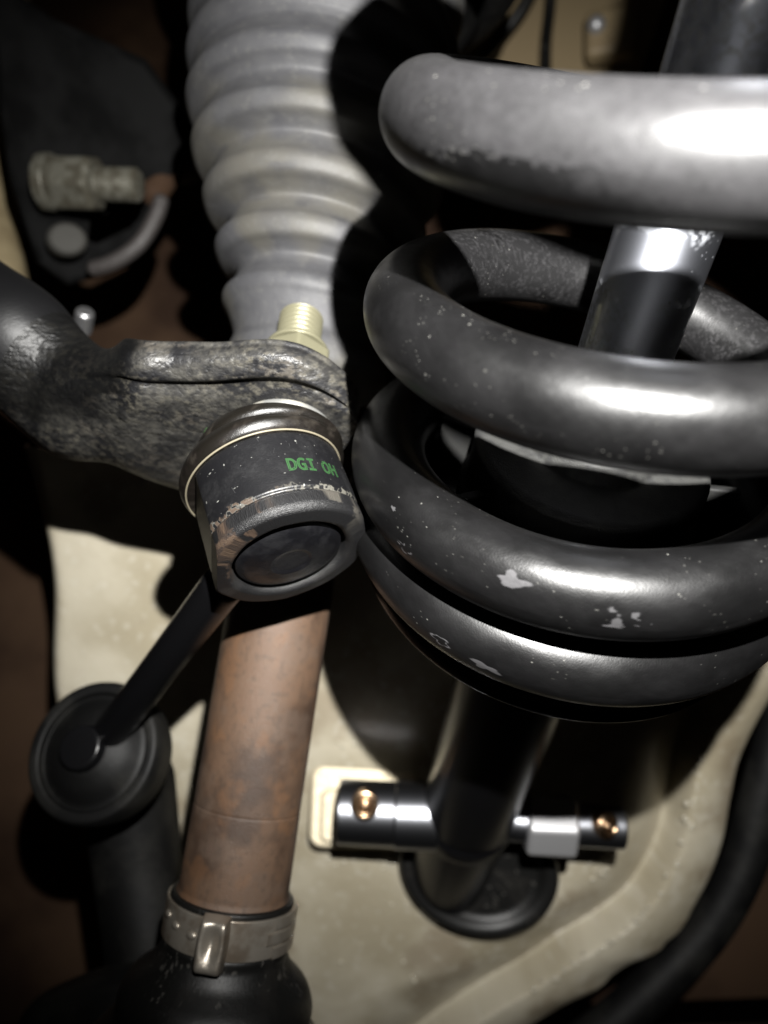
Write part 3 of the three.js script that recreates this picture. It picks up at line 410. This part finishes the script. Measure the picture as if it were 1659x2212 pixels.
// ---------------------------------------------------------------- drive shaft
{
  const foot = px(501, 1950, 203), up = V(31, -218, 33).normalize(), t = thing('drive_shaft', 'rusty brown drive shaft between a big ribbed boot and a clamped black boot', 'drive shaft', foot, up);
  part('shaft', revolve(rounded([[13.9, 170], [14.2, 60], [14.25, 25.3], [14.16, 25], [14.16, 24.7], [14.3, 24.4], [14.5, 4], [15.4, 1.8, .5], [15.4, -4]], 0.4), 96), M.rust, t);
  // ribbed boot: crests and valleys
  // crests lean downwards over sharp valleys, as moulded bellows do
  const key = [[15, 140], [20.5, 143], [23, 146], [23.4, 151], [22.4, 154.5]], crest = [[26.2, 165.5], [29.6, 181.5], [34.6, 197.5], [39.4, 213.5], [42.4, 229.5], [43.6, 245], [44.4, 260]];
  crest.forEach(([r, y], i) => { const d = i < 2 ? 3.6 : i < 4 ? 2.6 : 1.8, nx = crest[i + 1] ?? [45, 276], w = nx[1] - y; key.push([r - 1.3, y - 3.6], [r, y - 1.5], [r + 0.35, y], [r + 0.1, y + 1.6], [r - d * 0.55, y + w * 0.28], [r - d, y + w * 0.52], [r - d + 0.25, y + w * 0.60], [mix(r - d, nx[0] - 1.3, 0.5), y + w * 0.70]); });
  key.push([45, 276], [46.5, 282], [46, 300]); key.reverse();
  const bc = new THREE.CatmullRomCurve3(key.map(([r, y]) => V(r, y, 0)), false, 'centripetal').getPoints(360).map((p) => [p.x, p.y]);
  part('ribbed_boot', revolve(bc, 128, 36, (p) => { p.x -= Math.max(0, p.y - 120) * 0.10; p.z -= Math.max(0, p.y - 110) * 0.10; }), M.boot, t);
  part('outer_boot', revolve(rounded([[14.6, 3], [16.1, 2.6, .5], [15.7, 0], [15.7, -7], [16.6, -8.4, .6], [16.4, -10.5], [18, -14, 3], [23.4, -18.5, 4], [25.2, -23, 4], [24.6, -27, 3], [28, -31, 4], [33, -37, 5], [34, -46, 5], [36, -58]], 0.8), 96), M.rubber, t);
  const clampM = std({ color: 0xffffff, metalness: 0.75, roughness: 0.36, map: tiled(tex(512, (u, v) => col3([0.26, 0.21, 0.16], [0.44, 0.40, 0.34], step(fbm(u, v, 8, 5, 151), 0.3, 0.7))), 40), bumpMap: tiled(fineBump, 10), bumpScale: 0.00006 });
  const cl = part('clamp_band', revolve(rounded([[16.2, 1.6], [16.9, 1.6], [16.9, -7.8], [16.2, -7.8]], 0.25), 96), clampM, t);
  t.scale.setScalar(0.92); t.position.copy(toW(foot.clone().multiplyScalar(0.92)));   // it stands a little nearer than first measured
  // ear, tongue steps and rivets of the clamp
  const around = (g, a, r, y) => { g.translate(0, y, r); g.rotateY(a); return g; };
  const dish = (w, h, t) => grid(31, 30, (i, j) => { const x = j / 30 * 2 - 1, y = i / 30 * 2 - 1, e = (1 - Math.abs(x) ** 8) * (1 - Math.abs(y) ** 10), z = t * Math.pow(Math.max(0, e), 0.35) - 1.9 * Math.exp(-((x / 0.5) ** 2) - (((y + 0.15) / 0.6) ** 2)) + 0.5 * y; return [V(-x * w / 2 * (1 - 0.10 * y * y), -y * h / 2, z), x * w / 2, y * h / 2]; }, false);
  part('clamp_ear', [around(dish(7.4, 12.4, 4.4), -0.17, 16.6, -3.6), around(new RoundedBoxGeometry(6.6, 11, 3.2, 3, 0.8), -0.17, 16.2, -3.5)], clampM, cl);
  for (const [y, a0, a1] of [[0.4, 0.75, 1.5], [-3.1, 0.62, 1.5], [-6.6, 0.75, 1.5]]) {
    const w = (a1 - a0); part('clamp_tongue', grid(9, 24, (i, j) => { const pr = rounded([[16.95, 1.35], [17.45, 1.35], [17.45, -1.35], [16.95, -1.35]], 0.2, 2), k = pr[Math.min(i, pr.length - 1)], a = a0 + w * j / 24; return [V(k[0] * Math.sin(a), k[1] + y, k[0] * Math.cos(a)), a * 17, i]; }, false), clampM, cl);
  }
  for (const [a, y] of [[-0.52, -3.2], [-0.86, -2.6], [-1.12, -1.4]]) part('rivet', around(new THREE.SphereGeometry(1.1, 16, 12).scale(1.25, 0.9, 0.6), a, 16.9, y), clampM, cl);
}

// ---------------------------------------------------------------- lower arm
{
  const C0 = V(-26, 79.5, 283), N = V(0, -0.1, 1).normalize().negate(), arm = thing('lower_control_arm', 'beige painted lower control arm plate with raised curved rim below the spring', 'control arm', C0, N);
  const onP = (u, v) => { const r = px(u, v, 1); r.multiplyScalar(C0.dot(N) / r.dot(N)); const l = local(arm, r); return new THREE.Vector2(l.x, l.z); };
  const rim = new THREE.SplineCurve([[1790, 1220], [1690, 1350], [1598, 1480], [1526, 1621], [1501, 1723], [1482, 1825], [1450, 1907], [1399, 1983], [1323, 2041], [1240, 2088], [1160, 2140], [1060, 2200], [930, 2290], [830, 2360]].map((p) => onP(...p))).getPoints(160);
  const left = [[20, 960], [55, 1080], [84, 1250], [90, 1500], [160, 1760], [300, 2000], [380, 2240], [420, 2350]].map((p) => onP(...p)), lc = new THREE.SplineCurve(left).getPoints(80);
  // rows run along the arm, columns from the left edge to beyond the rim
  const NR = 220, NC = 200, rows = NR + 1, across = (s, pts) => { const x = s * (pts.length - 1), i = Math.min(pts.length - 2, Math.floor(x)); return pts[i].clone().lerp(pts[i + 1], x - i); };
  const prof = (d) => d < -4 ? -16 * clamp((d + 32) / 28) ** 2 : d < 0 ? -16 + 14.5 * step(d, -4.5, 0.5) : d < 17 ? -1.5 - 0.021 * d * d : -7.6 - 30 * step(d, 17, 23);
  let q = 0;
  part('arm_plate', grid(rows, NC, (i, j) => {
    const a = across(i / NR, lc), b = across(i / NR, rim), dir = b.clone().sub(a), L = dir.length(); dir.divideScalar(L);
    const tg = across(Math.min(1, i / NR + 0.01), rim).sub(across(Math.max(0, i / NR - 0.01), rim)).normalize(), cosn = Math.abs(dir.x * tg.y - dir.y * tg.x);
    const f = j / NC, s = f < 0.55 ? f / 0.55 * (L - 60) : L - 60 + (f - 0.55) / 0.45 * (60 + 27 / cosn), d = (s - L) * cosn, p = a.clone().addScaledVector(dir, s);
    let h = prof(d); if (s < 8) h -= 14 * (1 - s / 8) ** 2;
    h += 1.2 * Math.sin(p.x * 0.045 + 1) * Math.sin(p.y * 0.05);
    return [V(p.x, h, p.y), p.x, p.y];
  }, false), M.arm, arm);
  const pad = (x0, y0, x1, y1, r, h0, h1, name) => {
    const a = onP(x0, y0), b = onP(x1, y1), w = Math.abs(b.x - a.x), l = Math.abs(b.y - a.y), s = new THREE.Shape(), X = -w / 2, Y = -l / 2;
    s.moveTo(X + r, Y); s.lineTo(X + w - r, Y); s.quadraticCurveTo(X + w, Y, X + w, Y + r); s.lineTo(X + w, Y + l - r); s.quadraticCurveTo(X + w, Y + l, X + w - r, Y + l); s.lineTo(X + r, Y + l); s.quadraticCurveTo(X, Y + l, X, Y + l - r); s.lineTo(X, Y + r); s.quadraticCurveTo(X, Y, X + r, Y);
    const g = new THREE.ExtrudeGeometry(s, { depth: h1 - h0 - 1.6, bevelThickness: 1.6, bevelSize: 1.4, bevelSegments: 4, curveSegments: 8 }); g.rotateX(-Math.PI / 2); g.translate(0, h0, 0);
    g.rotateX(0.46); g.rotateY(0.22); g.translate((a.x + b.x) / 2, 3, (a.y + b.y) / 2);   // its machined face leans up
    return part(name, g, M.pad, arm);
  };
  { // tiny drops added for glints in the flash: round the pad, under the strut's foot and along the rim
    const R = rng(909), drops = [], drop = (p, h, r) => { const g = new THREE.SphereGeometry(r, 10, 7); g.scale(1, 0.8, 1); g.translate(p.x, h + 1.2 * Math.sin(p.x * 0.045 + 1) * Math.sin(p.y * 0.05), p.y); drops.push(g); };
    const strew = (n, u0, v0, u1, v1, w) => { for (let i = 0; i < n; i++) { const f = R(), q = (R() + R() - 1) * w; drop(onP(mix(u0, u1, f) + q, mix(v0, v1, f) + (R() + R() - 1) * w), 0, 0.4 + 0.7 * R() ** 2); } };
    strew(26, 700, 1856, 850, 1862, 14); strew(14, 684, 1660, 686, 1830, 10); strew(8, 720, 1612, 800, 1606, 14); strew(46, 858, 1950, 1010, 2012, 24); strew(22, 1238, 1846, 1310, 1886, 24); strew(6, 720, 2080, 1100, 2080, 70); strew(10, 1060, 1990, 1240, 1930, 26);
    for (let i = 0; i < 70; i++) { const f = 0.14 + 0.66 * R(), p = across(f, rim), t = across(f + 0.01, rim).sub(across(f - 0.01, rim)).normalize(), d = (R() + R() - 1) * 2.4; drop(new THREE.Vector2(p.x - t.y * d, p.y + t.x * d), -1.7, 0.6 + 0.7 * R() ** 2); }
    part('glint_drops', drops, std({ color: new THREE.Color(0.42, 0.385, 0.30), roughness: 0.5, clearcoat: 1, clearcoatRoughness: 0.12 }), arm).userData.kind = 'stuff';
  }
  pad(700, 1640, 872, 1826, 4, -16, 3, 'mounting_pad');
  pad(716, 1690, 880, 1818, 2, 2, 6, 'pad_step');
}
// black tube standing in for the dark band along the arm's outer edge
{
  const pts = [[1800, 1260, 304], [1745, 1420, 306], [1692, 1560, 307], [1640, 1740, 308], [1600, 1880, 308], [1525, 2010, 308], [1420, 2122, 308], [1318, 2214, 308], [1190, 2310, 308]].map((p) => px(...p)), h = thing('edge_band', 'black tube standing in for the dark band along the outer edge of the beige arm', 'dark_band', pts[3], dirC(0, 1, 0));
  part('dark_band', tube(pts.map((c) => local(h, c)), 8.6, 120, 28), M.blackMatte, h);
}

// ---------------------------------------------------------------- dark surroundings
{ // knuckle arm under the link's lower joint
  const k = thing('knuckle_arm', 'black steering knuckle arm standing left of the clamped shaft', 'knuckle', px(320, 2230, 235), V(-0.1, -1, 0.1));
  const pts = [px(268, 1600, 246), px(296, 1850, 244), px(322, 2050, 238), px(335, 2230, 232), px(330, 2400, 230)];
  part('arm', tube(pts.map((c) => local(k, c)), (f) => 14.8 - 2.8 * f, 60, 32), M.blackMatte, k);
  const base = [px(60, 2290, 232), px(180, 2230, 228), px(300, 2200, 222), px(430, 2230, 222)];
  part('knuckle_body', tube(base.map((c) => local(k, c)), 15, 60, 32), M.blackMatte, k);
}
{ // subframe bracket with bolt, upper left
  const b = thing('subframe_bracket', 'dark grey steel bracket hanging at the upper left', 'bracket', px(130, 420, 300), dirC(0, 1, 0));
  const shape = new THREE.Shape(); [[0, 40], [30, 30], [60, 55], [110, 80], [300, 150], [420, 290], [330, 430], [345, 480], [300, 560], [230, 590], [150, 606], [95, 560], [40, 380]].forEach(([u, v], i) => { const c = local(b, px(u, v, 312)); i ? shape.lineTo(c.x, c.y) : shape.moveTo(c.x, c.y); });
  const hole = new THREE.Path(); [[195, 470], [320, 440], [300, 500], [215, 540], [190, 530]].forEach(([u, v], i) => { const c = local(b, px(u, v, 312)); i ? hole.lineTo(c.x, c.y) : hole.moveTo(c.x, c.y); }); shape.holes.push(hole);
  const g = new THREE.ExtrudeGeometry(shape, { depth: 10, bevelThickness: 3, bevelSize: 3, bevelSegments: 4 }); g.translate(0, 0, local(b, px(130, 420, 312)).z - 6);
  part('bracket_plate', g, M.greyIron, b);
  part('bracket_lit_edge', tube([px(352, 420, 304), px(336, 470, 303), px(300, 528, 302), px(246, 566, 303), px(190, 584, 305)].map((c) => local(b, c)), 3.2, 60, 16), std({ color: new THREE.Color(0.045, 0.04, 0.038), roughness: 0.45, bumpMap: tiled(fineBump, 16), bumpScale: 0.0003 }), b);  // the bracket's lit edge, put into a paler tube
  const boss = local(b, px(146, 515, 300)), bg = revolve(rounded([[0.01, 1], [6.2, 0.6, 1], [7.6, -1.5, 1.5], [7.8, -6]], 1.2), 40).rotateX(1.25).rotateZ(-0.3); bg.scale(1, 0.85, 1); bg.translate(boss.x, boss.y, boss.z); part('boss', bg, std({ color: new THREE.Color(0.05, 0.048, 0.042), roughness: 0.7, bumpMap: tiled(fineBump, 12), bumpScale: 0.0002 }), b);
  const a = px(96, 394, 296), ax = V(1, 0.08, -0.12), t = thing('hex_bolt', 'grey zinc bolt with nut on the dark bracket at upper left', 'bolt', a, ax);
  part('washer', revolve(rounded([[0.01, 4.6], [10.2, 4.6], [10.6, 3.6], [10.6, 0], [0.01, 0]], 0.5), 48), M.oldZinc, t);
  const hp = rounded([[0.01, 22], [8.6, 22], [10.4, 20.6], [10.4, 4.8], [0.01, 4.8]], 0.4);
  part('nut', grid(hp.length, 96, (i, j) => { const an = Math.PI - j / 96 * 2 * Math.PI + 0.3, k = ((an / (Math.PI / 3) % 1) + 1) % 1 - 0.5, r = hp[i][0] * Math.min(1, 0.9 / Math.cos(k * Math.PI / 3)); return [V(r * Math.sin(an), hp[i][1], r * Math.cos(an)), an * 10, hp[i][1]]; }), M.oldZinc, t);
  const thr = [[0.01, 38.5], [5.0, 38.5]]; for (let i = 0; i <= 120; i++) thr.push([5.7 + 0.5 * Math.sin(i * Math.PI / 5), 37.6 - i * 0.14]);
  part('threaded_end', revolve(thr, 36), M.oldZinc, t);
}
{
  const t = thing('small_bolt', 'small bright bolt tip peeking out above the black bar', 'bolt', px(182, 688, 250), V(0.35, -0.6, -0.6));
  part('bolt_tip', revolve(rounded([[0.01, 3], [2.4, 3], [3, 2.2], [3, -5], [0.01, -5]], 0.4), 32), M.steel, t);
}
{ // beam and brace in the dark behind the bracket
  const t = thing('crossmember', 'dim dark grey beam slanting from the upper left corner towards the ribbed boot', 'beam', px(240, 230, 360), dirC(0, 1, 0));
  part('beam', tube([px(-40, 40, 372), px(120, 150, 366), px(280, 250, 360), px(470, 350, 356)].map((c) => local(t, c)), (f) => 20 - 4 * f, 60, 32), std({ color: new THREE.Color(0.016, 0.016, 0.0165), roughness: 0.6, bumpMap: tiled(fineBump, 40), bumpScale: 0.0005 }), t);
  const k = thing('brace', 'thin brown brace between the dark bracket and the ribbed boot', 'brace', px(370, 370, 322), dirC(0, 1, 0));
  part('strap', tube([px(450, 268, 330), px(405, 320, 326), px(350, 390, 322), px(318, 440, 318)].map((c) => local(k, c)), 6, 40, 20), M.brown, k);
}
{ // side member along the left edge of the view
  const t = thing('side_member', 'dim beige body rail at the left edge behind the dark bracket', 'body rail', px(-30, 400, 370), dirC(0, 1, 0));
  part('rail', tube([px(20, -120, 392), px(-6, 150, 385), px(-22, 420, 372), px(10, 640, 360), px(60, 800, 352)].map((c) => local(t, c)), 12, 80, 24), M.fender, t);
}
{ // big dark housing behind the boot, top
  const t = thing('axle_housing', 'black housing behind the big ribbed boot at the top', 'housing', px(760, -60, 262), V(21.7, -218.7, 35).normalize());
  part('housing', revolve(rounded([[0.01, 60], [60, 55, 6], [62, 10, 6], [52, 2, 4], [46.5, 0, 2], [46.5, -6]], 2), 96), M.blackMatte, t);
}
{ // beige inner fender with a block and cables, top right
  const t = thing('inner_fender', 'beige inner fender panel, blurred, behind the top of the spring', 'body panel', px(1200, 60, 430), V(0, 0, -1));
  const g = new THREE.BoxGeometry(98, 6, 130, 1, 1, 1); g.translate(4, -3, 4); part('panel', g, M.fender, t);
  const f = new RoundedBoxGeometry(14, 26, 130, 3, 4); f.translate(-48, 4, 4); part('flange', f, M.blackMatte, t);
  const bx = thing('relay_block', 'pale beige block mounted on the blurred panel behind the spring', 'block', px(1322, 78, 412), V(0, -1, 0));
  part('block', new RoundedBoxGeometry(28, 25, 14, 4, 4), M.fender, bx);
  const sc = new THREE.SphereGeometry(5, 20, 14); sc.translate(-8, 3, 7); part('screw', sc, M.palesteel, bx);
  const cable = (label, pts, r) => { const w = thing('cable', label, 'cable', px(...pts[1]), dirC(0, 1, 0)); part('sheath', tube(pts.map((p) => local(w, px(...p))), r, 60, 16), M.rubber, w); };
  cable('dark cable crossing diagonally over the blurred beige panel', [[1170, -60, 405], [1130, 15, 408], [1090, 70, 412], [1040, 130, 415]], 3.4);
  cable('dark cable running straight down the blurred beige panel', [[1195, -60, 415], [1188, 20, 418], [1180, 90, 418], [1178, 170, 415]], 3);
}
// the backdrop: dark brown underbody and the ground below
structure((() => { const t = thing('underbody', null, null, px(800, 500, 470), V(0, -0.2, -1)); const g = new THREE.BoxGeometry(1400, 10, 1100, 1, 1, 1); g.translate(0, -5, -120); const p = g.attributes.position, u = g.attributes.uv; for (let i = 0; i < p.count; i++) u.setXY(i, p.getX(i), p.getZ(i)); part('panel', g, M.brown, t); return t; })());
{
  const g = new THREE.PlaneGeometry(8000, 8000, 1, 1); g.rotateX(-Math.PI / 2); const p = g.attributes.position, u = g.attributes.uv; for (let i = 0; i < p.count; i++) u.setXY(i, p.getX(i), p.getZ(i)); g.scale(0.001, 0.001, 0.001);
  const f = new THREE.Mesh(g, M.floor); f.name = 'ground'; f.userData.kind = 'structure'; f.receiveShadow = true; f.position.set(0, 0, -1); scene.add(f);
}
for (const o of scene.children) delete o.userData.basis;

renderer.render(scene, camera);
